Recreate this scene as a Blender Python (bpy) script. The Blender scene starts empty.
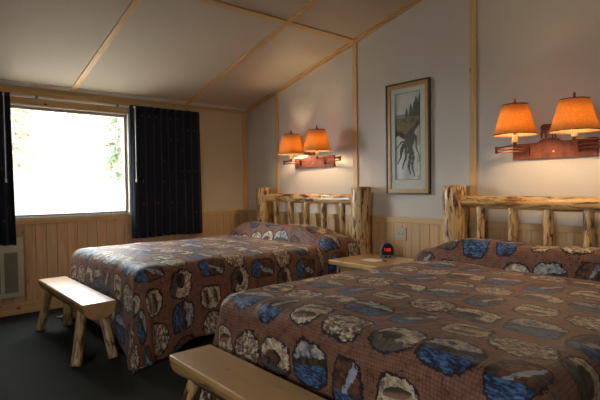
import bpy, math, random
from mathutils import Vector, Matrix, noise
R = math.radians
C = bpy.context.scene.collection
scene = bpy.context.scene

# ------------------------------------------------------------------ camera
cam_data = bpy.data.cameras.new('camera')
cam = bpy.data.objects.new('camera', cam_data); C.objects.link(cam)
cam_data.sensor_width = 36.0
cam_data.lens = 475.55/600*36
cam_data.clip_start = .05; cam_data.clip_end = 300
_r = Vector((0.75767, -0.652527, -0.011982)); _u = Vector((0.026808, 0.012774, 0.999559)); _f = Vector((0.652086, 0.757658, -0.027171))
M4 = Matrix((( _r.x,_u.x,-_f.x,-3.4002),(_r.y,_u.y,-_f.y,-4.9594),(_r.z,_u.z,-_f.z,1.1298),(0,0,0,1)))
cam.matrix_world = M4
scene.camera = cam

# ------------------------------------------------------------------ world, exposure
scene.view_settings.view_transform = 'Standard'
scene.view_settings.look = 'None'
scene.view_settings.gamma = 1
scene.view_settings.use_curve_mapping = False
scene.view_settings.exposure = 0.12
world = bpy.data.worlds.new('overcast_sky'); scene.world = world
world.use_nodes = True
wn = world.node_tree; bg = wn.nodes['Background']
bg.inputs['Color'].default_value = (0.95, 0.98, 1.0, 1); bg.inputs['Strength'].default_value = 18.5
BULB = 150.0

# window portal (only guides sampling of the daylight through the opening)
pl = bpy.data.lights.new('window_portal', 'AREA'); pl.shape = 'RECTANGLE'; pl.size = 1.16; pl.size_y = 1.1
pl.cycles.is_portal = True
po = bpy.data.objects.new('window_portal', pl); C.objects.link(po)
po.location = (-2.05, .12, 1.4); po.rotation_euler = (R(-90), 0, 0)
# window added on the unseen left wall to light the near bed's foot
pl2 = bpy.data.lights.new('added_window_portal', 'AREA'); pl2.shape = 'RECTANGLE'; pl2.size = .95; pl2.size_y = .7
pl2.cycles.is_portal = True
po2 = bpy.data.objects.new('added_window_portal', pl2); C.objects.link(po2)
po2.location = (-5.38, -4.4, 1.42); po2.rotation_euler = (0, R(-90), 0)

# ------------------------------------------------------------------ node helpers
class X:
    """a socket with arithmetic"""
    nt = None
    def __init__(s, sock): s.s = sock
    @staticmethod
    def m(op, *a, clamp=False):
        n = X.nt.nodes.new('ShaderNodeMath'); n.operation = op; n.use_clamp = clamp
        for i, v in enumerate(a):
            if isinstance(v, X): X.nt.links.new(v.s, n.inputs[i])
            else: n.inputs[i].default_value = v
        return X(n.outputs[0])
    def __add__(s, o): return X.m('ADD', s, o)
    __radd__ = __add__
    def __sub__(s, o): return X.m('SUBTRACT', s, o)
    def __rsub__(s, o): return X.m('SUBTRACT', o, s)
    def __mul__(s, o): return X.m('MULTIPLY', s, o)
    __rmul__ = __mul__
    def __truediv__(s, o): return X.m('DIVIDE', s, o)
    def floor(s): return X.m('FLOOR', s)
    def fract(s): return X.m('FRACT', s)
    def abs(s): return X.m('ABSOLUTE', s)
    def lt(s, o): return X.m('LESS_THAN', s, o)
    def gt(s, o): return X.m('GREATER_THAN', s, o)
    def sin(s): return X.m('SINE', s)
    def pw(s, o): return X.m('POWER', s, o)

def sm(x, a, b):
    n = X.nt.nodes.new('ShaderNodeMapRange'); n.interpolation_type = 'SMOOTHSTEP'
    X.nt.links.new(x.s, n.inputs[0]); n.inputs[1].default_value = a; n.inputs[2].default_value = b
    return X(n.outputs[0])
def vec(x, y, z=0.0):
    n = X.nt.nodes.new('ShaderNodeCombineXYZ')
    for i, v in enumerate((x, y, z)):
        if isinstance(v, X): X.nt.links.new(v.s, n.inputs[i])
        else: n.inputs[i].default_value = v
    return X(n.outputs[0])
def noi(v, scale, detail=2.0, rough=.5, dist=0.0, col=False):
    n = X.nt.nodes.new('ShaderNodeTexNoise'); X.nt.links.new(v.s, n.inputs['Vector'])
    n.inputs['Scale'].default_value = scale; n.inputs['Detail'].default_value = detail
    n.inputs['Roughness'].default_value = rough; n.inputs['Distortion'].default_value = dist
    return X(n.outputs['Color' if col else 'Fac'])
def white(v):
    n = X.nt.nodes.new('ShaderNodeTexWhiteNoise'); n.noise_dimensions = '3D'
    X.nt.links.new(v.s, n.inputs['Vector']); return X(n.outputs['Value'])
def vor(v, scale, feature='F1', rnd=1.0):
    n = X.nt.nodes.new('ShaderNodeTexVoronoi'); n.feature = feature
    X.nt.links.new(v.s, n.inputs['Vector']); n.inputs['Scale'].default_value = scale
    n.inputs['Randomness'].default_value = rnd
    return X(n.outputs['Distance'])
def xyz(src='Object'):
    n = X.nt.nodes.new('ShaderNodeTexCoord'); s = X.nt.nodes.new('ShaderNodeSeparateXYZ')
    X.nt.links.new(n.outputs[src], s.inputs[0])
    return X(s.outputs[0]), X(s.outputs[1]), X(s.outputs[2])
def rndobj():
    n = X.nt.nodes.new('ShaderNodeObjectInfo'); return X(n.outputs['Random'])
def col(c): return (c[0], c[1], c[2], 1)
def mix(f, a, b):
    n = X.nt.nodes.new('ShaderNodeMix'); n.data_type = 'RGBA'
    if isinstance(f, X): X.nt.links.new(f.s, n.inputs[0])
    else: n.inputs[0].default_value = f
    for i, v in ((6, a), (7, b)):
        if isinstance(v, X): X.nt.links.new(v.s, n.inputs[i])
        else: n.inputs[i].default_value = col(v)
    return X(n.outputs[2])
def srgb(r, g, b):
    f = lambda c: (c/255/12.92) if c/255 <= .04045 else ((c/255+.055)/1.055)**2.4
    return (f(r), f(g), f(b))
def new_mat(name, base=(.5,.5,.5), rough=.6, metal=0.0, coat=0.0, spec=.5):
    m = bpy.data.materials.new(name); m.use_nodes = True
    X.nt = m.node_tree
    b = m.node_tree.nodes['Principled BSDF']
    b.inputs['Base Color'].default_value = col(base); b.inputs['Roughness'].default_value = rough
    b.inputs['Metallic'].default_value = metal; b.inputs['Coat Weight'].default_value = coat
    b.inputs['Coat Roughness'].default_value = .12; b.inputs['Specular IOR Level'].default_value = spec
    return m, b
def setc(b, x, inp='Base Color'): X.nt.links.new(x.s, b.inputs[inp])
def bump(b, h, strength=.3, dist=.005):
    n = X.nt.nodes.new('ShaderNodeBump'); n.inputs['Strength'].default_value = strength
    n.inputs['Distance'].default_value = dist
    X.nt.links.new(h.s, n.inputs['Height']); X.nt.links.new(n.outputs[0], b.inputs['Normal'])

# ------------------------------------------------------------------ materials
def mat_plain(name, base, rough=.6, metal=0., coat=0., nstr=.05, nscale=60):
    m, b = new_mat(name, base, rough, metal, coat)
    x, y, z = xyz(); n = noi(vec(x, y, z), nscale, 3)
    setc(b, mix(n, [c*.9 for c in base], [min(1, c*1.08) for c in base]))
    bump(b, n, nstr, .002)
    return m
def mat_wall(a=srgb(205,197,188), c=srgb(213,206,197), name='painted_wallboard'):
    m, b = new_mat(name, a, .75)
    x, y, z = xyz(); v = vec(x, y, z)
    n = noi(v, 3, 3); setc(b, mix(n, a, c))
    bump(b, noi(v, 180, 2), .08, .002); return m
def mat_ceiling():
    m, b = new_mat('painted_ceiling', (.5,.47,.43), .85)
    x, y, z = xyz(); v = vec(x, y, z)
    setc(b, mix(noi(v, 2, 3), srgb(198,184,168), srgb(206,193,178)))
    bump(b, noi(v, 120, 3), .2, .003); return m
def pine(name, axis, plank=None, light=srgb(222,182,132), dark=srgb(192,144,92), rough=.45, coat=0., knot=1.0, spec=.5):
    """knotty pine; axis = grain direction 0/1/2; plank = (axis, width)"""
    m, b = new_mat(name, light, rough, 0, coat, spec)
    c = list(xyz()); r = rndobj()*37.0
    if plank:
        pid = (c[plank[0]]/plank[1] + .001).floor(); pr = white(vec(pid, 3.0, 7.0))
    else: pr = rndobj()
    off = pr*19.0 + r
    g = list(c); g[axis] = c[axis]*.07
    gv = vec(g[0]+off, g[1]+off, g[2]+off)
    grain = noi(gv, 42, 4, .6, .6)
    broad = noi(gv, 9, 2, .5, .3)
    k = list(c); k[axis] = c[axis]*.55
    kd = vor(vec(k[0]+off, k[1]+off*1.3, k[2]+off), 7.5)
    cc = mix(sm(grain, .35, .7), light, dark)
    cc = mix(broad*.45, cc, srgb(205,150,104))
    cc = mix(pr*.8, cc, [q*.72 for q in light])
    ring = sm(kd, .16, .05)*.55*knot; core = sm(kd, .075, .045)*knot
    cc = mix(ring, cc, srgb(176,120,70)); cc = mix(core, cc, srgb(96,54,30))
    setc(b, cc); bump(b, grain, .12, .002)
    return m
def mat_log():
    m, b = new_mat('peeled_lodgepole_log', (.6,.4,.2), .32, 0, .35)
    x, y, z = xyz(); r = rndobj()*53.0
    # angle round the trunk as seamless vector, stretched along the length
    v = vec(x*1.0+r, y*1.0+r, z*.2+r)
    n1 = noi(v, 38, 4, .66, .5); n2 = noi(vec(x+r, y-r, z*.32), 9, 2)
    base = mix(noi(vec(x+r, y+r, z*.08), 40, 3), srgb(228,196,138), srgb(196,156,96))
    base = mix(sm(n1, .48, .55)*.8, base, srgb(138,92,50))
    dark = sm(n1*.7 + n2*.3, .535, .57)
    base = mix(dark, base, srgb(92,52,30))
    setc(b, base); bump(b, n1, .5, -.006); return m
def mat_bark():
    m, b = new_mat('bench_underside_bark', (.3,.2,.1), .5, 0, .1)
    x, y, z = xyz(); v = vec(x, y*.15, z)
    n = noi(v, 20, 4, .6, .5)
    setc(b, mix(sm(n, .42, .62), srgb(186,142,88), srgb(80,50,28))); bump(b, n, .5, .006); return m
def mat_carpet():
    m, b = new_mat('cut_pile_carpet', (.05,.055,.055), .95, 0, 0, .1)
    x, y, z = xyz(); v = vec(x, y, z)
    n = noi(v, 160, 3, .7); n2 = noi(v, 7, 3)
    c = mix(sm(n, .3, .7), srgb(38,40,38), srgb(90,92,88))
    c = mix(n2*.4, c, srgb(50,52,48))
    setc(b, c); bump(b, n, 1.0, .012); return m
def mat_spread():
    m, b = new_mat('wildlife_print_bedspread', (.2,.13,.1), .58, 0, 0, .36)
    tc = X.nt.nodes.new('ShaderNodeUVMap'); tc.uv_map = 'UVMap'
    s = X.nt.nodes.new('ShaderNodeSeparateXYZ'); X.nt.links.new(tc.outputs[0], s.inputs[0])
    u0, v0 = X(s.outputs[0]), X(s.outputs[1])
    PU, PV = .205, .222
    uv = vec(u0, v0)
    gu = (u0*80.0).fract(); gv = (v0*80.0).fract()
    line = X.m('MAXIMUM', gu.lt(.22), gv.lt(.22))
    blot = noi(uv, 26, 4, .65)
    basec = mix(sm(blot, .3, .7), srgb(126,84,62), srgb(158,110,82))
    basec = mix(line*.6, basec, srgb(88,42,38))
    twig = noi(uv, 34, 5, .7, 1.5)
    basec = mix(sm(twig, .58, .63)*.8, basec, srgb(52,30,28))
    # medallions, all upright towards the foot of the bed
    v = v0/PV; row = v.floor()
    u = u0/PU + row*.37; colm = u.floor()
    def rn(k): return white(vec(colm, row, float(k)))
    kind = ((colm + row*2.0)/5.0 + .01).fract()      # five motifs in turn
    isr = kind.gt(.78); isf = kind.gt(.58)-isr; isb = 1.0-kind.gt(.38)-kind.lt(.18)
    jx = (rn(1)-.5)*.10; jy = (rn(2)-.5)*.16
    lx = (u.fract()-.5-jx)*-1.0; ly = (v.fract()-.5-jy)*-1.0
    A = .45 - isr*.12 - isf*.08 + rn(6)*.03; B = .35 + isr*.08 - isb*.03 + rn(7)*.03
    lo = noi(uv, 11, 1, .5); ed = noi(uv, 60, 3, .6)
    d = (lx/A).abs().pw(2.6) + (ly/B).abs().pw(2.6) + (lo-.5)*1.5 + (ed-.5)*1.1
    rim = d.lt(1.18); ins = d.lt(.86)
    seed = rn(8)*31.0
    nn = noi(vec(u0+seed, v0, seed), 46, 4, .65)
    n2 = noi(vec(u0+seed, v0+seed, 0.0), 16, 3, .6)
    dk = srgb(44,30,26)
    # lake under a dark shore and a pale sky
    wav = noi(vec(lx*3.0+seed, ly*13.0, seed), 3.0, 4, .7)
    water = mix(sm(wav, .40, .64), srgb(18,36,74), srgb(100,138,188))
    hz = ly - lx*.18 + (n2-.5)*.25
    sky = mix(sm(nn, .4, .6), srgb(204,188,166), srgb(128,140,164))
    shore = mix(sm(nn, .4, .6), srgb(44,34,28), srgb(92,76,54))
    lake = mix(hz.gt(-.04), water, shore); lake = mix(hz.gt(.10), lake, sky)
    # animal on cream, dark brush below
    cream = mix(sm(nn, .38, .62), srgb(236,222,196), srgb(166,136,106))
    bx = (lx+.10)/.24; by = (ly+.01)/.13
    bd = bx*bx+by*by + (nn-.5)*2.6
    bear = mix(bd.lt(1.0), cream, mix(sm(n2, .4, .6), dk, srgb(108,66,48)))
    bear = mix((ly+lx*.25+(nn-.5)*.35).lt(-.10)*.9, bear, mix(sm(nn, .45, .6), dk, srgb(96,88,80)))
    # two trout on a map
    fy = ((ly+.34)*3.1 - lx*.5).fract()-.5
    fd = (lx/.27).abs().pw(2.0) + (fy/.26).abs().pw(2.0) + (nn-.5)*1.6
    fish = mix(fd.lt(1.0), mix(.35, cream, srgb(190,164,128)), mix(sm(fy+(n2-.5)*.3, -.1, .1), srgb(150,112,86), srgb(70,64,42)))
    fish = mix(sm(n2, .60, .66)*.8, fish, dk)
    # faded herd in dry grass
    herd = mix(sm(noi(vec(lx*2.0+seed, ly*5.0, seed), 4.0, 4, .7), .47, .56), cream, srgb(104,76,58))
    # rock, waterfall and pool
    dg = lx*.9-ly*.5+(nn-.5)*.14
    rock = mix(sm(nn, .4, .62), srgb(122,78,56), srgb(62,42,36))
    fall = mix((dg.abs()+(n2-.5)*.3).lt(.06), rock, mix(nn, srgb(204,206,214), srgb(110,124,150)))
    fall = mix((ly+(nn-.5)*.12).lt(-.12), fall, water)
    mo = mix(kind.gt(.18), lake, bear)
    mo = mix(kind.gt(.38), mo, herd)
    mo = mix(kind.gt(.58), mo, fish)
    mo = mix(kind.gt(.78), mo, fall)
    mo = mix(sm(noi(vec(u0+seed, v0-seed, 2.0), 24, 4, .65), .54, .60)*.72, mo, dk)
    cc = mix(rim, basec, srgb(44,26,28)); cc = mix(ins, cc, mo)
    setc(b, cc)
    h = noi(uv, 17, 3, .6)*1.0 + line*.06 + vor(uv, 14)*.7
    bump(b, h, .8, .010)
    b.inputs['Sheen Weight'].default_value = .12
    return m
def mat_curtain():
    m, b = new_mat('navy_curtain_fabric', (.01,.013,.03), .75, 0, 0, .3)
    tc = X.nt.nodes.new('ShaderNodeUVMap'); tc.uv_map = 'UVMap'
    s = X.nt.nodes.new('ShaderNodeSeparateXYZ'); X.nt.links.new(tc.outputs[0], s.inputs[0])
    u, v = X(s.outputs[0]), X(s.outputs[1])
    row = (v/.115).floor(); uu = u/.13 + row*.5
    a = (uu.fract()-.5)*.13; c = ((v/.115).fract()-.5)*.115
    rr = white(vec(uu.floor(), row, 2.0))
    dd = ((a/.008).abs().pw(1.6) + (c/.013).abs().pw(1.6)).lt(1.0)*rr.gt(.55)
    w = noi(vec(u, v), 400, 2)
    cc = mix(w, srgb(10,14,28), srgb(17,22,42)); cc = mix(dd, cc, srgb(112,66,44))
    setc(b, cc); bump(b, w, .2, .001); b.inputs['Sheen Weight'].default_value = .15
    return m
def mat_shade():
    m = bpy.data.materials.new('parchment_lampshade'); m.use_nodes = True; X.nt = m.node_tree
    nt = m.node_tree; nt.nodes.remove(nt.nodes['Principled BSDF']); out = nt.nodes['Material Output']
    x, y, z = xyz(); n = noi(vec(x, y, z), 110, 3, .7)
    c = mix(sm(n, .3, .7), srgb(196,142,88), srgb(216,166,112))
    t = nt.nodes.new('ShaderNodeBsdfTranslucent'); d = nt.nodes.new('ShaderNodeBsdfDiffuse')
    nt.links.new(mix(sm(n, .3, .7), srgb(214,160,80), srgb(240,192,110)).s, t.inputs[0]); nt.links.new(c.s, d.inputs[0])
    mx = nt.nodes.new('ShaderNodeMixShader'); mx.inputs[0].default_value = .28
    nt.links.new(d.outputs[0], mx.inputs[1]); nt.links.new(t.outputs[0], mx.inputs[2])
    nt.links.new(mx.outputs[0], out.inputs[0]); return m
def mat_emit(name, c, s):
    m = bpy.data.materials.new(name); m.use_nodes = True; nt = m.node_tree
    b = nt.nodes['Principled BSDF']; b.inputs['Base Color'].default_value = col(c)
    b.inputs['Emission Color'].default_value = col(c); b.inputs['Emission Strength'].default_value = s
    return m
def mat_glass(name='window_glass'):
    m = bpy.data.materials.new(name); m.use_nodes = True; nt = m.node_tree
    nt.nodes.remove(nt.nodes['Principled BSDF']); out = nt.nodes['Material Output']
    t = nt.nodes.new('ShaderNodeBsdfTransparent'); g = nt.nodes.new('ShaderNodeBsdfGlossy'); g.inputs['Roughness'].default_value = .02
    t.inputs[0].default_value = (.96,.98,.98,1)
    X.nt = nt; f = nt.nodes.new('ShaderNodeLayerWeight'); f.inputs['Blend'].default_value = .5
    fx = X(f.outputs['Facing']).pw(4.0)*.6 + .03
    mx = nt.nodes.new('ShaderNodeMixShader'); nt.links.new(fx.s, mx.inputs[0])
    nt.links.new(t.outputs[0], mx.inputs[1]); nt.links.new(g.outputs[0], mx.inputs[2]); nt.links.new(mx.outputs[0], out.inputs[0])
    return m
def mat_copper():
    m, b = new_mat('rust_copper_metal', (.3,.12,.07), .5, .35)
    x, y, z = xyz(); n = noi(vec(x, y, z), 22, 4, .6)
    setc(b, mix(sm(n, .35, .65), srgb(108,54,38), srgb(140,76,52))); bump(b, n, .1, .002); return m
def mat_foliage(name, a, b_):
    m, b = new_mat(name, a, .8, 0, 0, .2)
    x, y, z = xyz(); n = noi(vec(x, y, z), 2.5, 3); setc(b, mix(n, a, b_)); return m

TL, TD = srgb(232,198,142), srgb(208,164,108)
MT = dict(
    wall=mat_wall(), wall_bounce=mat_wall(srgb(214,196,166), srgb(220,203,174), 'warm_bounce_wallboard'), ceiling=mat_ceiling(), carpet=mat_carpet(), log=mat_log(), bark=mat_bark(),  # warm bounced light is painted into the window wall's colour
    spread=mat_spread(), curtain=mat_curtain(), shade=mat_shade(), glass=mat_glass(), copper=mat_copper(),
    wains_back=pine('pine_wainscot_boards_back', 2, (0, .092), srgb(236,200,156), srgb(208,164,118)),
    wains_right=pine('pine_wainscot_boards_right', 2, (1, .092), srgb(230,194,144), srgb(202,158,106)),
    trim_x=pine('pine_trim_crosswise', 0, None, TL, TD, rough=.5), trim_y=pine('pine_trim_lengthwise', 1, None, TL, TD, rough=.5),
    trim_z=pine('pine_trim_upright', 2, None, TL, TD, rough=.5),
    benchtop=pine('varnished_pine_slab', 1, None, srgb(230,178,112), srgb(204,142,80), .28, .9, .7),
    table=pine('varnished_pine_tabletop', 1, (0, .11), srgb(228,190,128), srgb(206,158,92), .3, .4, .6),
    oak=pine('honey_picture_moulding', 2, None, srgb(214,168,104), srgb(184,132,72), .35, .3, 0.),
    alum=mat_plain('tan_window_frame', srgb(168,158,146), .4),
    white=mat_plain('white_vinyl', srgb(226,226,222), .4),
    cream=mat_plain('cream_enamel', srgb(196,190,172), .45),
    grille=mat_plain('grey_heater_fins', srgb(136,132,120), .6),
    matboard=mat_plain('white_mat_board', srgb(232,226,216), .8),
    black=mat_plain('black_plastic', (.012,.012,.014), .25, 0, .3),
    silver=mat_plain('silver_plastic', srgb(128,134,138), .35, .3),
    darkwood=mat_plain('dark_bronze_edge', srgb(60,42,32), .4),
    bronze=mat_plain('bronze_rod', srgb(110,62,42), .35, .7),
    ivory=mat_plain('ivory_sleeve', srgb(232,214,160), .5),
    tape=mat_plain('brown_binding_tape', srgb(92,54,34), .7),
    bulb=mat_emit('warm_bulb', (1.0,.76,.44), BULB),
    digits=mat_emit('red_clock_digits', (1.0,.03,.04), .55),
    paper=mat_plain('white_paper', srgb(226,222,212), .8),
    ticking=mat_plain('mattress_ticking', srgb(190,186,180), .9),
    steel=mat_plain('dark_bed_frame_steel', (.03,.03,.03), .5, .8),
    switch=mat_plain('almond_cover_plate', srgb(186,180,150), .4),
    slot=mat_plain('dark_slot', (.02,.02,.02), .6),
    snow=mat_plain('pale_ground', srgb(164,160,150), .9, nscale=1.5),
    trunk=mat_plain('grey_bark', srgb(124,118,110), .9, nscale=8),
    needle_a=mat_foliage('green_needles', srgb(118,138,118), srgb(154,168,138)),
    needle_b=mat_foliage('rusty_needles', srgb(170,142,124), srgb(146,160,128)),
)

_b = MT['benchtop'].node_tree.nodes['Principled BSDF']; _b.inputs['Coat Roughness'].default_value = .30; _b.inputs['Coat Weight'].default_value = 1.0; _b.inputs['Roughness'].default_value = .4
# ------------------------------------------------------------------ mesh helpers
class MB:
    def __init__(s): s.v = []; s.f = []; s.uv = {}
    def add(s, vs, fs):
        o = len(s.v); s.v += [tuple(q) for q in vs]; s.f += [tuple(i+o for i in q) for q in fs]; return s
    def box(s, a, b):
        x0,x1 = sorted((a[0],b[0])); y0,y1 = sorted((a[1],b[1])); z0,z1 = sorted((a[2],b[2]))
        return s.add([(x0,y0,z0),(x1,y0,z0),(x1,y1,z0),(x0,y1,z0),(x0,y0,z1),(x1,y0,z1),(x1,y1,z1),(x0,y1,z1)],
            [(0,3,2,1),(4,5,6,7),(0,1,5,4),(1,2,6,5),(2,3,7,6),(3,0,4,7)])
    def hexa(s, p8):
        return s.add(p8, [(0,3,2,1),(4,5,6,7),(0,1,5,4),(1,2,6,5),(2,3,7,6),(3,0,4,7)])
    def lathe(s, prof, n=24, c=(0,0,0), cap=True):
        vs = []; fs = []
        for r, z in prof:
            for i in range(n):
                a = 2*math.pi*i/n; vs.append((c[0]+r*math.cos(a), c[1]+r*math.sin(a), c[2]+z))
        for j in range(len(prof)-1):
            for i in range(n):
                fs.append((j*n+i, j*n+(i+1)%n, (j+1)*n+(i+1)%n, (j+1)*n+i))
        if cap:
            fs.append(tuple(reversed(range(n)))); fs.append(tuple((len(prof)-1)*n+i for i in range(n)))
        return s.add(vs, fs)
    def tube(s, p, q, r0, r1=None, n=10):
        r1 = r0 if r1 is None else r1
        p = Vector(p); q = Vector(q); d = (q-p).normalized()
        a = d.orthogonal().normalized(); b = d.cross(a)
        vs = []
        for o, r in ((p, r0), (q, r1)):
            for i in range(n):
                t = 2*math.pi*i/n; vs.append(o+a*math.cos(t)*r+b*math.sin(t)*r)
        fs = [(i, (i+1)%n, n+(i+1)%n, n+i) for i in range(n)] + [tuple(reversed(range(n))), tuple(n+i for i in range(n))]
        return s.add(vs, fs)
    def prism(s, pts, f0, f1):
        """pts 2-D outline; f0/f1 map a 2-D point to 3-D for the two sides"""
        n = len(pts)
        vs = [f0(*p) for p in pts]+[f1(*p) for p in pts]
        return s.add(vs, [tuple(range(n)), tuple(reversed(range(n, 2*n)))] + [(i, n+i, n+(i+1)%n, (i+1)%n) for i in range(n)])
    def build(s, name, mat, parent=None, smooth=False, bevel=0., origin=None, seg=2):
        me = bpy.data.meshes.new(name)
        o3 = Vector(origin) if origin is not None else Vector((0,0,0))
        me.from_pydata([tuple(Vector(v)-o3) for v in s.v], [], s.f); me.update()
        if smooth:
            for p in me.polygons: p.use_smooth = True
        me.materials.append(mat)
        ob = bpy.data.objects.new(name, me); C.objects.link(ob)
        ob.location = o3
        if parent: ob.parent = parent
        if bevel:
            m = ob.modifiers.new('edge', 'BEVEL'); m.width = bevel; m.segments = seg; m.limit_method = 'ANGLE'
        import bmesh
        bm = bmesh.new(); bm.from_mesh(me); bmesh.ops.recalc_face_normals(bm, faces=bm.faces); bm.to_mesh(me); bm.free()
        return ob
def tag(o, label, cat=None, group=None, kind=None):
    o['label'] = label
    if cat: o['category'] = cat
    if group: o['group'] = group
    if kind: o['kind'] = kind
    return o
def empty(name, loc, label=None, cat=None, group=None):
    o = bpy.data.objects.new(name, None); C.objects.link(o); o.location = loc; o.empty_display_size = .1
    if label: tag(o, label, cat, group)
    return o
def struct(o, label, cat): return tag(o, label, cat, kind='structure')
def copy_tree(o, parent=None):
    c = o.copy(); C.objects.link(c)
    if parent: c.parent = parent
    for ch in [q for q in bpy.data.objects if q.parent == o]: copy_tree(ch, c)
    return c

# ------------------------------------------------------------------ room shell (headboard wall x=0, window wall y=0)
H0, SL = 2.0806, .2381
XL, YF = -5.3, -6.6
T = .15
def H(y): return H0 - SL*y
WX0, WX1, WZ0, WZ1 = -2.62, -1.505, .885, 1.905     # window opening
LY0, LY1, LZ0, LZ1 = -4.75, -4.05, .95, 1.9         # window added for fill light, left wall
fl = MB().box((XL-T, YF-T, -.12), (T, T, 0)).build('floor', MT['carpet']); struct(fl, 'dark grey green cut pile carpet floor', 'floor')
hz = lambda y, e=0: H(y)+e
ce = MB().hexa([(XL-T,YF-T,H(YF-T)),(T,YF-T,H(YF-T)),(T,T,H(T)),(XL-T,T,H(T)),
                (XL-T,YF-T,H(YF-T)+.12),(T,YF-T,H(YF-T)+.12),(T,T,H(T)+.12),(XL-T,T,H(T)+.12)]).build('ceiling', MT['ceiling'])
struct(ce, 'pale sloped ceiling rising away from the window wall', 'ceiling')
w = MB()
for a, b in (((XL-T,0,0),(WX0,T,H0-.05)), ((WX1,0,0),(T,T,H0-.05)), ((WX0,0,0),(WX1,T,WZ0)), ((WX0,0,WZ1),(WX1,T,H0-.05))):
    w.box(a, b)
w.box((XL-T,0,H0-.05),(T,.14,H0-.034))
struct(w.build('wall_back', MT['wall_bounce']), 'pale wallboard wall around the bright window', 'wall')
w = MB(); w.prism([(YF-T,0),(0,0),(0,H0-.0),(YF-T,H(YF-T))], lambda a,b:(0,a,b), lambda a,b:(T,a,b))
struct(w.build('wall_right', MT['wall']), 'pale wallboard wall behind the two log headboards', 'wall')
w = MB()
w.prism([(YF-T,0),(LY0,0),(LY0,H(LY0)),(YF-T,H(YF-T))], lambda a,b:(XL,a,b), lambda a,b:(XL-T,a,b))
w.prism([(LY1,0),(0,0),(0,H(0)),(LY1,H(LY1))], lambda a,b:(XL,a,b), lambda a,b:(XL-T,a,b))
w.box((XL,LY0,0),(XL-T,LY1,LZ0))
w.prism([(LY0,LZ1),(LY1,LZ1),(LY1,H(LY1)),(LY0,H(LY0))], lambda a,b:(XL,a,b), lambda a,b:(XL-T,a,b))
struct(w.build('wall_left', MT['wall']), 'pale wallboard wall on the left outside the photo', 'wall')
struct(MB().box((XL-T,YF,0),(T,YF-T,H(YF))).build('wall_front', MT['wall']), 'pale wallboard wall behind the viewer', 'wall')

# wainscot boards with v-grooves: one mesh per wall
def boards(name, axis, a, b, z0, z1, th, mat, skip=None):
    m = MB(); p = .092; i0 = math.floor(a/p); i = i0
    while i*p < b:
        s0 = max(a, i*p); s1 = min(b, (i+1)*p); g = .003
        if s1-s0 > .01:
            lo, hi = s0+g, s1-g
            pts = [(s0,0),(s1,0),(s1,th*.55),(hi,th),(lo,th),(s0,th*.55)]
            if axis == 0: m.prism(pts, lambda q,d:(q,-d,z0), lambda q,d:(q,-d,z1))
            else: m.prism(pts, lambda q,d:(-d,q,z0), lambda q,d:(-d,q,z1))
        i += 1
    return m.build(name, mat)
struct(boards('trim_1', 0, XL, -.0, .10, .815, .012, MT['wains_back']), 'knotty pine wainscot boards under the window', 'wainscot')
struct(boards('trim_2', 1, YF, -.012, .10, .810, .012, MT['wains_right']), 'knotty pine wainscot boards behind the headboards', 'wainscot')
struct(MB().box((XL,0,.815),(0,-.022,.862)).build('trim_3', MT['trim_x'], bevel=.004), 'pine cap rail on the window wall wainscot', 'trim')
struct(MB().box((0,YF,.808),(-.022,-.0225,.856)).build('trim_4', MT['trim_y'], bevel=.004), 'pine cap rail on the headboard wall wainscot', 'trim')
struct(MB().box((XL,0,0),(0,-.018,.10)).build('baseboard_back', MT['trim_x'], bevel=.004), 'pine baseboard below the window wall wainscot', 'baseboard')
struct(MB().box((0,YF,0),(-.018,-.0185,.10)).build('baseboard_right', MT['trim_y'], bevel=.004), 'pine baseboard behind the beds', 'baseboard')
struct(MB().box((XL,LY1+.3,0),(XL+.018,-.02,.10)).build('baseboard_left', MT['trim_y'], bevel=.004), 'pine baseboard on the left wall', 'baseboard')
# corner post, wall battens, perimeter trim
n = 5
def trim(o, label):
    global n
    o.name = 'trim_%d' % n; n += 1
    return struct(o, label, 'trim')
trim(MB().box((-.066,0,.8625),(0,-.02,H0-.036)).build('t', MT['trim_z'], bevel=.003), 'upright pine corner board between window wall and headboard wall')
S4 = 1.2192; D0 = .6219
for k, lab in enumerate(('upright pine batten on the headboard wall nearest the room corner', 'upright pine batten left of the framed picture', 'upright pine batten behind the far post of the near bed')):
    yc = -(D0+k*S4); w2 = .027
    trim(MB().hexa([(-.012,yc-w2,.857),(0,yc-w2,.857),(0,yc+w2,.857),(-.012,yc+w2,.857),
        (-.012,yc-w2,H(yc-w2)-.031),(0,yc-w2,H(yc-w2)-.031),(0,yc+w2,H(yc+w2)-.031),(-.012,yc+w2,H(yc+w2)-.031)]).build('t', MT['trim_z']), lab)
# sloped trim on right wall under the ceiling
trim(MB().hexa([(-.014,YF,H(YF)-.028),(0,YF,H(YF)-.028),(0,0,H0-.028),(-.014,0,H0-.028),(-.014,YF,H(YF)),(0,YF,H(YF)),(0,0,H0),(-.014,0,H0)]).build('t', MT['trim_y']), 'sloping pine trim where headboard wall meets the ceiling')
trim(MB().box((XL,-.0,H0-.036),(-.0145,-.018,H0+.002)).build('t', MT['trim_x']), 'pine trim where window wall meets the ceiling')
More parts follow.
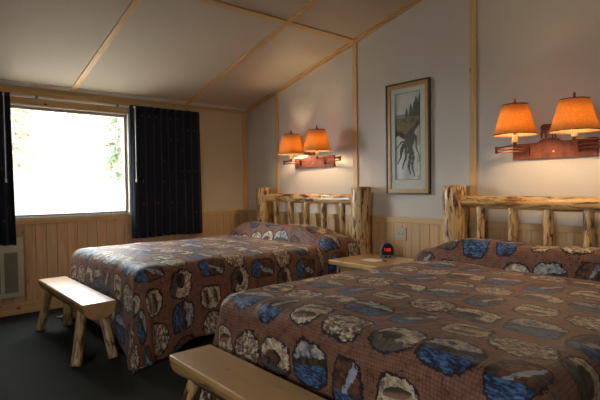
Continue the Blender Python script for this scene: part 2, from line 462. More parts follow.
# ceiling battens run up the slope
def slope_batten(x0, x1, y0, y1, th):
    e = .0
    return MB().hexa([(x0,y1,H(y1)-th),(x1,y1,H(y1)-th),(x1,y0,H(y0)-th),(x0,y0,H(y0)-th),
        (x0,y1,H(y1)+e),(x1,y1,H(y1)+e),(x1,y0,H(y0)+e),(x0,y0,H(y0)+e)])
trim(slope_batten(-.045, -.0145, -.02, YF, .010).build('t', MT['trim_y']), 'pine ceiling trim along the headboard wall')
trim(slope_batten(-.829-.025, -.829+.025, -.02, YF, .012).build('t', MT['trim_y']), 'pine ceiling batten running up the slope above the dark curtain')
trim(slope_batten(-2.04-.025, -2.04+.025, -.02, YF, .012).build('t', MT['trim_y']), 'pine ceiling batten running up the slope above the window')
trim(slope_batten(-3.26-.025, -3.26+.025, -.02, YF, .012).build('t', MT['trim_y']), 'pine ceiling batten over the left side of the room')
for k in (1, 3):
    yc = -(D0+k*S4)
    trim(slope_batten(XL, -.0455, yc+.025, yc-.025, .013).build('t', MT['trim_x']), 'pine cross batten on the ceiling above the %s' % ('picture' if k == 1 else 'near bed'))
trim(MB().box((-.829-.02,0,.8625),(-.829+.02,-.012,H0-.0365)).build('t', MT['trim_z']), 'upright pine batten behind the closed curtain')

trim(MB().hexa([(XL,-.09,H(-.09)-.006),(-.0455,-.09,H(-.09)-.006),(-.0455,-.0185,H(-.0185)-.006),(XL,-.0185,H(-.0185)-.006),
    (XL,-.09,H(-.09)),(-.0455,-.09,H(-.09)),(-.0455,-.0185,H(-.0185)),(XL,-.0185,H(-.0185))]).build('t', MT['white']), 'thin white strip on the ceiling along the window wall')
# ------------------------------------------------------------------ window
wf = MB()
fw = .028
wf.box((WX0,.075,WZ0),(WX0+fw,.02,WZ1)).box((WX1-fw,.075,WZ0),(WX1,.02,WZ1)).box((WX0+fw,.075,WZ1-fw),(WX1-fw,.02,WZ1)).box((WX0+fw,.075,WZ0),(WX1-fw,.02,WZ0+.02))
win = wf.build('window_1', MT['alum'], bevel=.003); struct(win, 'white framed window with bright snowy light outside', 'window')
g = MB().box((WX0+fw,.045,WZ0+.02),(WX1-fw,.049,WZ1-fw)).build('pane', MT['glass'], win)
rev = MB().box((WX0,0.0195,WZ0-.0),(WX1,-.012,WZ0-.0-.012)).build('window_sill', MT['white'], win)
trim(MB().box((WX0-.14,0,WZ1+.012),(WX1+.14,-.016,H0-.0365)).build('t', MT['trim_x'], bevel=.003), 'knotty pine header board above the window')
trim(MB().box((WX1+.002,0,.8625),(WX1+.07,-.016,WZ1+.0115)).build('t', MT['white'], bevel=.003), 'white casing on the right side of the window')
trim(MB().box((WX0-.07,0,.8625),(WX0-.002,-.016,WZ1+.0115)).build('t', MT['trim_z'], bevel=.003), 'pine casing on the left side of the window')
trim(MB().box((WX0,0,WZ1+.0005),(WX1,-.012,WZ1+.0115)).build('t', MT['white']), 'thin white edge strip over the window')
# window added out of view for fill light
wf = MB()
for a, b in (((XL-.08,LY0,LZ0),(XL-.03,LY0+.04,LZ1)),((XL-.08,LY1-.04,LZ0),(XL-.03,LY1,LZ1)),((XL-.08,LY0+.04,LZ0),(XL-.03,LY1-.04,LZ0+.04)),((XL-.08,LY0+.04,LZ1-.04),(XL-.03,LY1-.04,LZ1))): wf.box(a,b)
w2 = wf.build('added_window', MT['white']); struct(w2, 'white framed window added for fill light on the unseen left wall', 'window')
MB().box((XL-.06,LY0+.04,LZ0+.04),(XL-.056,LY1-.04,LZ1-.04)).build('pane', MT['glass'], w2)

# ------------------------------------------------------------------ curtains
def curtain(x0, x1, label, wand_x, seed, z0=.617):
    rg = random.Random(seed)
    m = MB(); nx = int((x1-x0)/.006); nz = 30; z1 = 1.998
    ph = rg.random()*6; uvs = []
    for j in range(nz+1):
        t = j/nz; z = z0+(z1-z0)*t
        for i in range(nx+1):
            s = i/nx; x = x0+(x1-x0)*s
            A = .020*(1-.45*t)
            fx = s*(x1-x0)/.088*2*math.pi + ph
            fx += .5*math.sin(s*11+ph) + .25*(1-t)*math.sin(s*23)
            y = -.082 + A*math.sin(fx) + .006*math.sin(fx*.5+1)*(1-t)
            hem = .006*math.sin(s*9+seed)
            xx = x + (.018*(1-t)*(s-.5)*2 if s>.5 else 0)
            m.v.append((xx, y, z+(hem if j == 0 else 0))); uvs.append((s*(x1-x0)*1.6, z))
    for j in range(nz):
        for i in range(nx):
            a = j*(nx+1)+i; m.f.append((a, a+1, a+nx+2, a+nx+1))
    root = empty('curtain', ((x0+x1)/2, -.082, z0), label, 'curtain')
    o = m.build('curtain_panel', MT['curtain'], None, smooth=True)
    uvl = o.data.uv_layers.new(name='UVMap')
    for l in o.data.loops: uvl.data[l.index].uv = uvs[l.vertex_index]
    sd = o.modifiers.new('thick', 'SOLIDIFY'); sd.thickness = .002; sd.offset = 0
    o.parent = root; o.matrix_parent_inverse = Matrix.Translation(-root.location)
    wd = MB().tube((wand_x, -.118, 1.97), (wand_x, -.118, 1.22), .004).lathe([(.004,0),(.008,.01),(.008,.03),(.004,.035)], 10, (wand_x,-.118,1.2))
    wd.box((wand_x-.006,-.118,1.965),(wand_x+.006,-.085,1.985))
    w_ = wd.build('pull_wand', MT['white'], None); w_.parent = root; w_.matrix_parent_inverse = Matrix.Translation(-root.location)
    tag(w_, 'thin clear white pull wand')
    return root
curtain(-1.503, -.70, 'navy pleated curtain hanging right of the window, above the far bed', -1.465, 3)
curtain(-3.15, -2.578, 'navy pleated curtain at the left edge of the window above the wall heater', -2.63, 8, .645)
rod = empty('curtain_rod', (-2, -.06, 1.98), 'slim white traverse curtain rod mounted across the window top', 'curtain rod')
def sub(o, root): o.parent = root; o.matrix_parent_inverse = Matrix.Translation(-root.location); return o
sub(MB().box((-3.2,-.055,1.9755),(-.69,-.040,1.995)).build('track', MT['white'], bevel=.003), rod)
for x in (-2.36, -1.62, -.75, -2.9): sub(MB().box((x-.012,-.058,1.968),(x+.012,-.0165 if x < -1.4 else -.0005,2.0)).build('bracket', MT['silver']), rod)

# ------------------------------------------------------------------ heater
ht = empty('wall_heater', (-2.75,-.02,.17), 'cream wall heater with grey louvred grilles below the left curtain', 'heater')
hb = MB()
hx0, hx1 = -2.98, -2.505
hb.prism([(-.0,.17),(-.06,.17),(-.06,.61),(-.022,.70),(-.0,.70)], lambda a,b:(hx0,a-.0125,b), lambda a,b:(hx1,a-.0125,b))
sub(hb.build('housing', MT['cream'], bevel=.004), ht)
for gx0, gx1 in ((-2.655,-2.550), (-2.79,-2.685), (-2.925,-2.82)):
    gm = MB().box((gx0,-.0715,.215),(gx1,-.0735,.575))
    k = .222
    while k < .57:
        gm.hexa([(gx0,-.079,k),(gx1,-.079,k),(gx1,-.0735,k+.004),(gx0,-.0735,k+.004),(gx0,-.079,k+.002),(gx1,-.079,k+.002),(gx1,-.0735,k+.006),(gx0,-.0735,k+.006)]); k += .012
    sub(gm.build('grille', MT['grille']), ht)

# ------------------------------------------------------------------ logs
def log_obj(name, p, q, r0, r1, seed, parent=None, n=20, wob=.006, cham=True):
    p = Vector(p); q = Vector(q); L = (q-p).length; d = (q-p).normalized()
    m = MB(); nj = max(6, int(L/.05)); rg = random.Random(seed); off = rg.random()*50
    rings = []
    for j in range(nj+1): rings.append((j/nj, 1.0))
    c = min(.012, r0*.25)/L
    rings = [(0, .90)] + [(max(t, c) if t == 0 else min(t, 1-c) if t == 1 else t, s) for t, s in rings] + [(1, .90)]
    for t, s in rings:
        z = t*L; r = (r0+(r1-r0)*t)*s
        for i in range(n):
            a = 2*math.pi*i/n
            rr = r*(1+.05*noise.noise((math.cos(a)*1.2+off, math.sin(a)*1.2, z*3)) + .03*noise.noise((math.cos(a)*3+off, math.sin(a)*3+9, z*12)))
            cx = wob*noise.noise((off, z*2.2, 0)); cy = wob*noise.noise((off+7, z*2.2, 0))
            m.v.append((cx+rr*math.cos(a), cy+rr*math.sin(a), z))
    k = len(rings)
    for j in range(k-1):
        for i in range(n): m.f.append((j*n+i, j*n+(i+1)%n, (j+1)*n+(i+1)%n, (j+1)*n+i))
    m.f.append(tuple(reversed(range(n)))); m.f.append(tuple((k-1)*n+i for i in range(n)))
    o = m.build(name, MT['log'], None, smooth=True)
    for pl_ in o.data.polygons:
        if len(pl_.vertices) > 4: pl_.use_smooth = False
    mat = Matrix.Translation(p) @ d.to_track_quat('Z', 'Y').to_matrix().to_4x4()
    if parent: o.parent = parent; mat = Matrix.Translation(-parent.location) @ mat
    o.location = mat.to_translation(); o.rotation_euler = mat.to_euler()
    return o

# ------------------------------------------------------------------ beds
HX = -.115
def bed(yc, label, seed, sp=.255, so=0.0, zr=0.0):
    root = empty('log_bed', (HX, yc, 0), label, 'bed')
    hw = .750
    for k, s in enumerate((1, -1)):
        log_obj('headboard_post', (HX, yc+s*hw, 0), (HX, yc+s*hw, 1.128),   .096, .090, seed+k, root, 28)
    log_obj('top_rail', (HX, yc+hw-.06, 1.012+zr), (HX, yc-hw+.06, 1.008+zr), .046, .050, seed+3, root)
    log_obj('bottom_rail', (HX, yc+hw-.06, .42), (HX, yc-hw+.06, .42), .045, .045, seed+4, root)
    for k in range(5):
        y = yc + so + 2*sp - k*sp
        log_obj('spindle', (HX, y, .45), (HX, y, .985), .029, .032, seed+10+k, root, 14, .004)
    def p(o): o.parent = root; o.matrix_parent_inverse = Matrix.Translation(-root.location); return o
    p(MB().box((-2.16, yc-.70, .36), (-.215, yc+.70, .575)).build('mattress', MT['ticking'], bevel=.04, seg=3))
    p(MB().box((-2.15, yc-.69, .19), (-.215, yc+.69, .355)).build('box_spring', MT['ticking'], bevel=.02))
    fr = MB()
    for y in (yc-.68, yc+.65): fr.box((-2.12,y,.16),(-.2,y+.03,.189))
    for x in (-2.1,-1.2,-.3): fr.box((x,yc-.65,.165),(x+.03,yc+.65,.189))
    p(fr.build('bed_frame', MT['steel']))
    for x in (-1.95, -.35):
        for y in (yc-.6, yc+.6): p(MB().tube((x,y,0),(x,y,.164),.018).build('leg', MT['steel']))
    return root
YB1, YB2 = -1.250, -3.713
bed(YB1, 'log headboard bed farther away, between the curtain and the nightstand', 100, .257, .0)
bed(YB2, 'log headboard bed nearer the viewer, right of the nightstand', 200, .238, .06, -.008)

def spread(yc, label, seed, uvo):
    W = 1.54; RR = .085; XH = -.212; XF = -2.223; ZT = .632
    hy = W/2-RR; Lx = (XH-XF)-RR
    DROP = .565; st = .0165
    ns = int((2*hy+2*DROP)/st); nt_ = int((Lx+DROP)/st)
    m = MB(); uvs = []
    def sstep(a, b, x):
        t = max(0, min(1, (x-a)/(b-a))); return t*t*(3-2*t)
    for j in range(nt_+1):
        t = (Lx+DROP)*j/nt_
        for i in range(ns+1):
            s = -hy-DROP + (2*hy+2*DROP)*i/ns
            a = max(0, abs(s)-hy); b = max(0, t-Lx); sg = 1 if s > 0 else -1
            phi = math.atan2(a, b); low = 1+.15*(sstep(Lx-.34, Lx, t) if b == 0 else sstep(hy-.34, hy, abs(s)) if a == 0 else math.cos(2*phi)**2)
            r = math.hypot(a, b)*low
            bx = min(t, Lx); by = max(-hy, min(hy, s))
            # top relief
            d = XH-bx; d = -bx  # distance measured from the headboard, positive
            dist = bx
            wob = .020*math.sin(by*3.1+seed) + .012*math.sin(by*7.3+seed*2)
            fr = .40 + wob
            up = sstep(-.05, .10, dist)
            dn = 1-sstep(fr-.065, fr+.01, dist)
            body = .138*(1-.14*math.exp(-((by)/.12)**2)) * (1-.25*sstep(.25,.0,dist))
            cross = 1-.55*sstep(hy-.24, hy+.04, abs(by))
            bump_ = body*dn*cross*(.72+.28*up)
            cr = -.040*math.exp(-((dist-fr-.012)/.026)**2)
            crown = .012*(1-(by/hy)**2)
            wr = .013*noise.noise((bx*3.5+seed, by*3.5, seed)) + .004*noise.noise((bx*11, by*11+seed, 3))
            zt = ZT - .012 + crown + bump_ + cr + wr
            if r > 0:
                dx, dy = b/r*low, a/r*low
                th = r/RR
                if th < math.pi/2: h = RR*math.sin(th); dp = RR*(1-math.cos(th))
                else:
                    e = r-RR*math.pi/2; h = RR+.045*e; dp = RR+e
                per = (bx*1.0 if a > b else by) + math.atan2(a, b)*.5
                fr_ = max(0, dp-.08)
                h += fr_*(.040*math.sin(per*9+seed)+.022*math.sin(per*21+seed*3))*(.3 if a == 0 else 1)*(1 if not (a > 0 and b > 0) else .9)
                if b == 0: h += .030*(1-sstep(fr-.05, fr+.015, dist))*min(1, dp/.1) - .012*math.exp(-((dist-fr-.02)/.02)**2)
                if a > 0 and b > 0:   # corner cone hangs fuller
                    h += fr_*.17*math.sin(2*math.atan2(a, b))
                z = zt - dp
                if z < .012: h += (.012-z)*.25; z = .012 + .003*math.sin(per*40)
                x = XH-(bx+h*dx); y = yc+by+sg*h*dy
            else:
                x = XH-bx; y = yc+by; z = zt
            x += .004*noise.noise((s*6, t*6, seed)); 
            m.v.append((x, y, z)); uvs.append([s+uvo[0], t+uvo[1]])
    for j in range(nt_):
        for i in range(ns):
            q = j*(ns+1)+i; m.f.append((q, q+1, q+ns+2, q+ns+1))
    mid = ns//2; acc = 0.0; arc = [0.0]          # print follows the cloth's own length over the pillow roll
    for j in range(1, nt_+1):
        acc += (Vector(m.v[j*(ns+1)+mid])-Vector(m.v[(j-1)*(ns+1)+mid])).length; arc.append(acc)
    for j in range(nt_+1):
        for i in range(ns+1): uvs[j*(ns+1)+i][1] = uvo[1]+arc[j]-.09
    o = m.build('bedspread', MT['spread'], None, smooth=True, origin=(-1.2, yc, .3))
    uvl = o.data.uv_layers.new(name='UVMap')
    for l in o.data.loops: uvl.data[l.index].uv = uvs[l.vertex_index]
    sd = o.modifiers.new('thick', 'SOLIDIFY'); sd.thickness = .006; sd.offset = 0
    return tag(o, label, 'bedspread')
spread(YB1, 'brown wildlife patterned bedspread on the bed nearer the window', 1.3, (3.1, 1.7))
spread(YB2, 'brown wildlife patterned bedspread on the bed in the foreground', 4.1, (9.24, 6.35))

# ------------------------------------------------------------------ half-log benches
def bench(cx, y0, y1, label, w=.215):
    root = empty('log_bench', (cx, (y0+y1)/2, 0), label, 'bench')
    L = y1-y0; zt = .40; m = MB(); n = 14; nj = 26; hw = w/2
    top = MB()
    prof = [(-hw+.006,0),(-hw,-.008),(-hw+.002,-.022)]
    for k in range(1, n):
        a = math.pi*k/n; prof.append((-math.cos(a)*(hw-.004), -.022-.088*math.sin(a)**.9))
    prof += [(hw-.002,-.022),(hw,-.008),(hw-.006,0)]
    def ring(y, j, e=1.0):
        out = []
        for k, (px, pz) in enumerate(prof):
            f = 1+.035*noise.noise((px*8+y0, y*4, pz*10)) if pz < -.02 else 1+.02*noise.noise((y*3, y0, 5))
            out.append((px*f*e, y, zt+(pz*f if pz < -.02 else pz)*1.0 - (1-e)*.0))
        return out
    # slab top, a board-thick skin, and the rounded underside, as two parts
    def skin(idx, name, mat, capz):
        mm = MB(); K = len(idx)
        ys = [-L/2, -L/2+.006] + [-L/2+L*j/nj for j in range(1, nj)] + [L/2-.006, L/2]
        for j, y in enumerate(ys):
            e = .975 if j in (0, len(ys)-1) else 1.0
            rg_ = ring(y, j, e)
            for k in idx: mm.v.append(rg_[k])
        for j in range(len(ys)-1):
            for k in range(K): mm.f.append((j*K+k, j*K+(k+1)%K, (j+1)*K+(k+1)%K, (j+1)*K+k))
        mm.f.append(tuple(reversed(range(K)))); mm.f.append(tuple((len(ys)-1)*K+k for k in range(K)))
        o = mm.build(name, mat, root); return o
    P = len(prof)
    full = skin(list(range(P)), 'seat', MT['benchtop'], 0)
    full.data.materials.append(MT['bark'])
    for pf in full.data.polygons:
        c = pf.center
        if c.z < zt-.020 and len(pf.vertices) == 4: pf.material_index = 1
        if len(pf.vertices) == 4 and c.z < zt-.003: pf.use_smooth = True
    for k, (sx, sy) in enumerate(((-1,-1),(1,-1),(-1,1),(1,1))):
        a = (cx+sx*.062, (y0+y1)/2+sy*(L/2-.165), zt-.06); b = (cx+(.100 if sx > 0 else -.135 if sy < 0 else -.11), (y0+y1)/2+sy*(L/2-.055), .002)
        log_obj('leg', b, a, .036, .030, 300+k*7+int(-y0*10), root, 14, .004)
    return root
bench(-2.397, -1.80, -.62, 'pale half log bench at the foot of the far bed, lit by the window')
bench(-2.388, -4.19, -3.01, 'half log bench in the foreground cut off by the bottom of the photo')

# ------------------------------------------------------------------ nightstand and things on it
nsd = empty('nightstand', (-.30, -2.5, 0), 'honey pine nightstand with thick top between the two beds', 'nightstand')
NY0, NY1, NX = -2.87, -2.145, -.68
sub(MB().box((NX,NY0,.492),(-.15,NY1,.53)).build('tabletop', MT['table'], bevel=.006), nsd)
for x in (NX+.06, -.21):
    for y in (NY0+.07, NY1-.07): log_obj('leg', (x,y,0), (x,y,.493), .026, .026, int(x*100+y*50)+900, nsd, 12, .003)
sub(MB().box((NX+.05,NY0+.06,.16),(-.19,NY1-.06,.18)).build('shelf', MT['table'], bevel=.004), nsd)
sub(MB().box((NX+.05,NY0+.09,.43),(NX+.07,NY1-.09,.4915)).build('apron', MT['table']), nsd)

# alarm clock: dome front towards the room
CK = (-.245, -2.41, .5305)
ck = empty('alarm_clock', CK, 'silver dome alarm clock with red digits on the nightstand', 'clock')
def dome(w, h, n=18):
    pts = [(-w/2*.92, 0)]
    for i in range(n+1):
        a = math.pi - math.pi*i/n
        pts.append((w/2*math.cos(a), .03 + (h-.03)*math.sin(a)**.8))
    pts.append((w/2*.92, 0)); return pts
def local(name, m, mat, par, **k): return m.build(name, mat, par, **k)
local('body', MB().prism(dome(.125,.132), lambda a,b:(a,-.042,b), lambda a,b:(a*.9,.045,b*.92)), MT['silver'], ck, bevel=.006)
local('base', MB().prism([(-.066,0),(.066,0),(.062,.02),(-.062,.02)], lambda a,b:(a,-.052,b), lambda a,b:(a*.95,.04,b)), MT['silver'], ck, bevel=.004)
fc = [(a*.80, .022+b*.76) for a, b in dome(.125,.132)]
dsp = local('display', MB().prism(fc, lambda a,b:(a,-.0465,b), lambda a,b:(a,-.038,b)), MT['black'], ck)
SEG = {'0':'abcdef','1':'bc','2':'abged','3':'abgcd','4':'fgbc','5':'afgcd','6':'afgedc','7':'abc','8':'abcdefg','9':'abcdfg'}
def digit(m, ch, x, z, w=.012, h=.026, t=.0032):
    R_ = {'a':(x,z+h-t,x+w,z+h),'g':(x,z+h/2-t/2,x+w,z+h/2+t/2),'d':(x,z,x+w,z+t),'f':(x,z+h/2,x+t,z+h),'b':(x+w-t,z+h/2,x+w,z+h),'e':(x,z,x+t,z+h/2),'c':(x+w-t,z,x+w,z+h/2)}
    for q in SEG[ch]:
        a, b, c, d = R_[q]; m.box((a,-.0478,b),(c,-.0466,d))
dm = MB()
digit(dm, '7', -.034, .056); dm.box((-.0175,-.0478,.062),(-.0145,-.0466,.065)).box((-.0175,-.0478,.073),(-.0145,-.0466,.076))
digit(dm, '0', -.008, .056); digit(dm, '8', .010, .056)
dg = local('digits', dm, MT['digits'], dsp); tag(dg, 'glowing red digits')
local('button', MB().box((-.028,-.058,.006),(-.008,-.05,.016)).box((.008,-.058,.006),(.028,-.05,.016)), MT['black'], ck)
ck.rotation_euler = (0,0,R(-44))
# notepad and pen
npd = MB().box((-.075,-.05,0),(.075,.05,.004)).build('notepad', MT['paper']); npd.location = (-.46,-2.43,.5305); npd.rotation_euler = (0,0,R(86))
tag(npd, 'small white notepad lying on the nightstand before the clock', 'notepad')
pen = empty('pen', (-.43,-2.525,.5355), 'short black pen lying at the right end of the notepad', 'pen')
MB().tube((-.045,0,0),(.025,0,0),.005).build('barrel', MT['black'], pen); MB().tube((.025,0,0),(.045,0,0),.005,.001).build('tip', MT['silver'], pen)
MB().box((-.043,-.001,.005),(-.015,.001,.007)).build('clip', MT['silver'], pen)
pen.rotation_euler = (0,0,R(60))

# outlet plate
op = empty('wall_outlet', (-.012,-2.378,.709), 'almond double cover plate on the pine wainscot above the nightstand', 'outlet')
MB().box((-.007,-.058,-.057),(-.0005,.058,.057)).build('cover_plate', MT['switch'], op, bevel=.003)
for s in (-1,1):
    rc = MB().box((-.0095,s*.023-.009,-.022),(-.0072,s*.023+.009,.022)).build('toggle_slot', MT['cream'], op, bevel=.001)
    MB().box((-.0115,s*.023-.002,-.010),(-.0097,s*.023+.002,.010)).build('slot', MT['slot'], rc)

# ------------------------------------------------------------------ framed picture
PY0, PY1, PZ0, PZ1 = -2.680, -2.228, 1.055, 2.022
pc = empty('framed_picture', (0,(PY0+PY1)/2,(PZ0+PZ1)/2), 'tall narrow framed print in honey wood frame on the headboard wall', 'picture')
def rect_frame(o, i, x0, x1):
    m = MB()
    oy0,oz0,oy1,oz1 = o; iy0,iz0,iy1,iz1 = i
    Q = [((oy0,oz0),(oy1,oz0),(iy1,iz0),(iy0,iz0)),((oy1,oz0),(oy1,oz1),(iy1,iz1),(iy1,iz0)),((oy1,oz1),(oy0,oz1),(iy0,iz1),(iy1,iz1)),((oy0,oz1),(oy0,oz0),(iy0,iz0),(iy0,iz1))]
    for q in Q: m.prism(list(q), lambda a,b:(x0,a,b), lambda a,b:(x1,a,b))
    return m
e1, e2 = .013, .047
sub(rect_frame((PY0,PZ0,PY1,PZ1),(PY0+e1,PZ0+e1,PY1-e1,PZ1-e1),-.0005,-.028).build('outer_moulding', MT['darkwood']), pc)
sub(rect_frame((PY0+e1,PZ0+e1,PY1-e1,PZ1-e1),(PY0+e2,PZ0+e2,PY1-e2,PZ1-e2),-.0005,-.022).build('frame', MT['oak'], bevel=.003), pc)
AY0, AY1, AZ0, AZ1 = -2.580, -2.322, 1.183, 1.930
sub(rect_frame((PY0+e2-.002,PZ0+e2-.002,PY1-e2+.002,PZ1-e2+.002),(AY0,AZ0,AY1,AZ1),-.001,-.012).build('mat_board', MT['matboard']), pc)
sub(rect_frame((AY0-.003,AZ0-.003,AY1+.003,AZ1+.003),(AY0+.001,AZ0+.001,AY1-.001,AZ1-.001),-.0122,-.0128).build('mat_bevel', MT['darkwood']), pc)
def art(u, v):
    """u 0..1 left-right, v 0..1 bottom-top: pines over a lake, golden bank, dark roots trailing down white rock"""
    n1 = noise.noise((u*6, v*14, 1)); n2 = noise.noise((u*22, v*40, 5)); n3 = noise.noise((u*3, v*5, 9))
    c = Vector(srgb(206,208,206)) if n1 > 0 else Vector(srgb(178,186,192))
    c = Vector(srgb(196,198,202)).lerp(Vector(srgb(226,220,212)), .5+.5*n3)
    if v > .72:
        hill = .755+.02*noise.noise((u*5,2,2))
        if v < hill: c = Vector(srgb(104,124,142))
        if v < .735: c = Vector(srgb(160,176,190))
        # trees to the right: conical crowns
        for (tx, tt, tw) in ((.62,.87,.15),(.83,.945,.17),(.97,.97,.15),(.45,.83,.13),(.75,.89,.12)):
            if v < tt and abs(u-tx) < tw*((tt-v)/.2)**.8*(.75+.5*abs(math.sin(v*120)))*.75+ .01 and v > .70: c = Vector(srgb(38,44,36)).lerp(Vector(srgb(62,66,48)), .5+n2)
    if v <= .72:
        c = Vector(srgb(150,118,62)).lerp(Vector(srgb(112,96,52)), .5+n2)
        if n1 > .25: c = Vector(srgb(92,72,42))
    edge = .50 + .12*u + .03*n1 - .10*math.exp(-((u-.5)/.25)**2)
    if v < edge+.07: c = Vector(srgb(50,36,28)).lerp(Vector(srgb(86,62,42)), .5+n2)
    if v < edge:
        c = Vector(srgb(232,228,224)).lerp(Vector(srgb(208,198,192)), .5+n3)
        for (x0, x1, vend, w) in ((.5,.08,.18,.08),(.55,.30,.12,.07),(.6,.55,.05,.10),(.62,.72,.03,.08),(.45,-.05,.33,.05),(.7,.95,.2,.04)):
            t = (edge-v)/(edge-vend) if edge > vend else 2
            if t < 1 and abs(u-(x0+(x1-x0)*t**.8)-.03*math.sin(v*30)) < w*(1.25-t)*(1+.6*n2): c = Vector(srgb(54,42,32)).lerp(Vector(srgb(96,76,54)), .5+n2)
        if u > .85 and n1 > -.1: c = c.lerp(Vector(srgb(186,140,120)), .5)
    return c
NU, NV = 56, 150; am = MB()
for j in range(NV+1):
    for i in range(NU+1): am.v.append((-.004, AY1+(AY0-AY1)*i/NU, AZ0+(AZ1-AZ0)*j/NV))
for j in range(NV):
    for i in range(NU): q = j*(NU+1)+i; am.f.append((q,q+1,q+NU+2,q+NU+1))
ao = am.build('print', MT['matboard']); sub(ao, pc)
ca = ao.data.color_attributes.new('paint', 'FLOAT_COLOR', 'POINT')
for j in range(NV+1):
    for i in range(NU+1):
        c = art(i/NU, j/NV); ca.data[j*(NU+1)+i].color = (c[0],c[1],c[2],1)
mp, bp = new_mat('landscape_print_ink', (.5,.5,.5), .5); vc = X.nt.nodes.new('ShaderNodeVertexColor'); vc.layer_name = 'paint'
X.nt.links.new(vc.outputs[0], bp.inputs['Base Color']); ao.data.materials.clear(); ao.data.materials.append(mp)
sub(MB().box((-.0145,PY0+e2-.001,PZ0+e2-.001),(-.016,PY1-e2+.001,PZ1-e2+.001)).build('glazing', MT['glass']), pc)

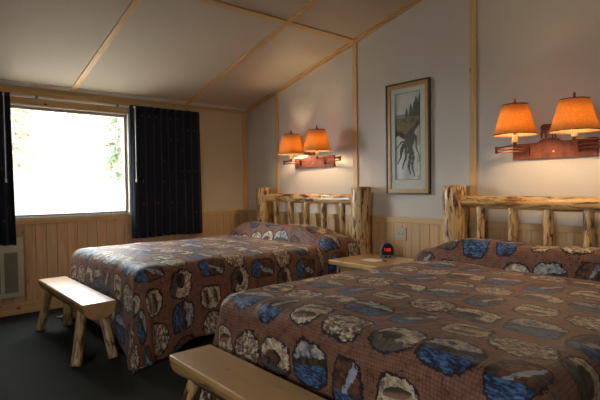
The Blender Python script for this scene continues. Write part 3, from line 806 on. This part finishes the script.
# ------------------------------------------------------------------ wall sconces
def rod_seg(m, a, b, r=.0055): m.tube(a, b, r, n=10)
def sconce(yL, yR, zp, lamps, label, seed):
    """yL/yR plate ends, zp plate bottom; lamps = [(bracket y, elbow xyz, lamp xy, shade z)]"""
    yc = (yL+yR)/2
    root = empty('wall_sconce', (0, yc, zp), label, 'wall lamp', 'twin shade sconces above the headboards')
    def p(o): return sub(o, root)
    hw = abs(yR-yL)/2; rg = random.Random(seed)
    pts = [(-hw,0),(hw,0),(hw,.118)]
    for a, b in ((.88,.121),(.70,.117),(.5,.113),(.3,.112),(.19,.116),(.13,.130),(.05,.136),(-.08,.140),(-.22,.136),(-.29,.128),(-.36,.113),(-.5,.110),(-.65,.108),(-.82,.110)): pts.append((a*hw, b))
    pts.append((-hw,.108))
    # plate x axis: +a is towards the viewer's right (-y)
    f = lambda x: (lambda a,b:(x, yc-a, zp+b))
    p(MB().prism(pts, f(-.0005), f(-.022)).build('backplate', MT['copper'], bevel=.002))
    # cut-out mountain goat standing on the ridge
    an = [(-.052,.0),(-.046,.0),(-.043,.026),(-.038,.040),(-.030,.030),(-.026,.0),(-.019,.0),(-.021,.034),(-.012,.046),(.006,.044),(.012,.030),(.014,.0),(.021,.0),(.021,.030),(.026,.022),(.032,.0),(.038,.002),(.034,.034),(.034,.060),
          (.046,.078),(.056,.080),(.056,.087),(.046,.094),(.040,.108),(.036,.098),(.030,.092),(.020,.088),(.006,.084),(-.012,.084),(-.032,.086),(-.046,.082),(-.056,.066),(-.050,.052),(-.056,.028)]
    p(MB().prism(an, lambda a,b:(-.014,yc-a*1.1+.022,zp+.135+b*1.15), lambda a,b:(-.008,yc-a*1.1+.022,zp+.135+b*1.15)).build('mountain_goat_figure', MT['copper']))
    p(MB().lathe([(.006,-.0),(.006,.006),(.003,.009)], 12).build('knob', MT['ivory'])) if False else None
    kn = MB(); kn.tube((-.022,yc-.01,zp+.045),(-.034,yc-.01,zp+.045),.006); p(kn.build('switch_knob', MT['ivory']))
    for by, el, lx, zs, HH, RB in lamps:
        za = zp+.068
        m = MB()
        m.tube((-.034,by,za-.042),(-.034,by,za+.028),.0085)                 # bracket pin
        m.box((-.022,by-.008,za-.03),(-.034,by+.008,za-.012)); m.box((-.022,by-.008,za+.0),(-.034,by+.008,za+.014))
        E = Vector((el[0], el[1], za)); Bk = Vector((-.034, by, za)); Lp = Vector((lx[0], lx[1], za))
        rod_seg(m, Bk+Vector((0,0,-.014)), E+Vector((0,0,-.014))); rod_seg(m, Bk+Vector((0,0,.006)), E+Vector((0,0,.006)))
        m.tube(E+Vector((0,0,-.024)), E+Vector((0,0,.024)), .009)
        rod_seg(m, E+Vector((0,0,.014)), Lp+Vector((0,0,.014)))
        m.tube(Lp+Vector((0,0,.002)), Lp+Vector((0,0,.028)), .010)
        p(m.build('swing_arm', MT['bronze'], smooth=False))
        z0 = za+.028
        sl = MB(); sl.lathe([(.014,0),(.0165,.004),(.016,max(.05,zs-z0-.005))], 16, (lx[0],lx[1],z0)); p(sl.build('candle_sleeve', MT['ivory'], smooth=False))
        # shade
        sh = MB(); RT = RB*.597; nn_ = 48; vs = []
        prof = [(RB, 0), (RB+(RT-RB)*.33, HH*.33), (RB+(RT-RB)*.66, HH*.66), (RT, HH)]
        sh.lathe(prof, nn_, (lx[0],lx[1],zs), cap=False)
        so = p(sh.build('lamp_shade', MT['shade'], smooth=True))
        sd = so.modifiers.new('t', 'SOLIDIFY'); sd.thickness = .0012
        def c(o): o.parent = so; o.matrix_parent_inverse = Matrix.Translation(-root.location); return o
        def band(r, z, hh):
            b_ = MB(); b_.lathe([(r+.0012,z-.0),(r+.0016,z+hh),(r-.0022,z+hh),(r-.0018,z),(r+.0012,z)], nn_, (lx[0],lx[1],0), cap=False); return b_
        so.matrix_parent_inverse = Matrix.Translation(-root.location)
        tb = band(RB, zs-.001, .005).build('bottom_binding', MT['tape'], so); tb2 = band(RT, zs+HH-.003, .005).build('top_binding', MT['tape'], so)
        sp = MB()
        for k in range(3):
            a = k*2*math.pi/3+.4; sp.tube((lx[0],lx[1],zs+HH-.012),(lx[0]+RT*math.cos(a),lx[1]+RT*math.sin(a),zs+HH-.004),.0016,n=6)
        # harp carries the shade
        for s in (-1,1):
            prev = None
            for k in range(9):
                t = k/8; pt = Vector((lx[0], lx[1]+s*.036*math.sin(math.pi*(.12+.88*t)), z0+max(.05,zs-z0-.005)-.004+(zs+HH-.010-(z0+max(.05,zs-z0-.005)-.004))*t))
                if prev: sp.tube(prev, pt, .0015, n=6)
                prev = pt
        sp.build('spider', MT['bronze'], so)
        fi = MB(); fi.lathe([(.003,-.012),(.004,0),(.009,.004),(.010,.012),(.006,.02),(.008,.026),(.0065,.036),(.001,.046)], 14, (lx[0],lx[1],zs+HH)); fi.build('finial', MT['copper'], so, smooth=True)
        bl = MB(); zb = zs+.012; bl.lathe([(.012,0),(.014,.012),(.026,.04),(.030,.058),(.026,.076),(.014,.087),(.001,.090)], 16, (lx[0],lx[1],zb)); p(bl.build('bulb', MT['bulb'], smooth=True))
        sk = MB().lathe([(.011,zs-.012),(.011,zs+.0115)], 12, (lx[0],lx[1],0)); p(sk.build('socket', MT['bronze']))
    return root
sconce(-.952, -1.560, 1.332,
    [(-1.06, (-.12,-.885,0), (-.155,-1.055), 1.478, .212, .142), (-1.44, (-.11,-1.735,0), (-.245,-1.555), 1.478, .205, .139)],
    'twin shaded wall sconce above the far bed, beside the upright pine batten', 1)
sconce(-3.372, -3.910, 1.305,
    [(-3.485, (-.14,-3.31,0), (-.325,-3.528), 1.450, .194, .130), (-3.80, (-.15,-4.09,0), (-.385,-3.902), 1.434, .184, .131)],
    'twin shaded wall sconce above the near bed, partly cut off at the photo edge', 2)

# ------------------------------------------------------------------ outside
gd = MB().box((-40,.3,-1.0),(40,70,-.8)).build('snowy_ground', MT['snow']); struct(gd, 'bright pale ground outside the window', 'ground')
gd2 = MB().box((-40,-40,-1.0),(-5.6,.3,-.8)).build('side_ground', MT['snow']); struct(gd2, 'bright pale ground beyond the left wall', 'ground')
def pine_tree(x, y, h, rw, bare, mat, seed, label):
    rg = random.Random(seed)
    root = empty('pine_tree', (x,y,-.8), label, 'tree', 'trees outside the window')
    MB().lathe([(.02*h,0),(.017*h,h*.3),(.011*h,h*.65),(.002*h,h)], 9).build('trunk', MT['trunk'], root, smooth=True)
    m = MB(); k = int(h*26)
    for i in range(k):
        t = bare+(1-bare)*(i/k); z = h*t; rr = rw*(1-t)/(1-bare)*rg.uniform(.6,1.1)+.1
        a = rg.random()*6.283; c_, s_ = math.cos(a), math.sin(a); dz = -.28*rr
        for q in range(5):
            f0 = q/5; f1 = (q+1.3)/5; wd = rr*.16*(1-f0*.6)
            p0 = Vector((c_*rr*f0, s_*rr*f0, z+dz*f0)); p1 = Vector((c_*rr*f1, s_*rr*f1, z+dz*f1)); n_ = Vector((-s_, c_, rg.uniform(-.4,.4)))*wd
            m.add([p0, p1+n_*.9+Vector((0,0,-wd*.5)), p1+Vector((0,0,.02)), p1-n_*.9+Vector((0,0,-wd*.5))], [(0,1,2),(0,2,3)])
    m.build('foliage', mat, root)
TR = [(-3.6,9,9,1.0,.34,'needle_a','slender pine seen at the left side of the window'),
      (-3.1,13,10,1.2,.40,'needle_a','thin straight pine second from the left in the window'),
      (-.9,10,9,1.3,.30,'needle_b','pine with reddish needles in the upper middle of the window'),
      (-.2,15.5,11,1.7,.28,'needle_a','dark green pine left of the window centre'),
      (3.6,14,11,1.7,.22,'needle_a','pine at the right side of the window'),
      (5.2,19.5,12,1.9,.25,'needle_b','far pine at the right edge of the window'),
      (-6.0,15.5,12,1.3,.30,'needle_a','far pine partly hidden by the left curtain')]
for i, (x,y,h,rw,ba,mt,lb) in enumerate(TR): pine_tree(x,y,h,rw,ba,MT[mt],50+i,lb)
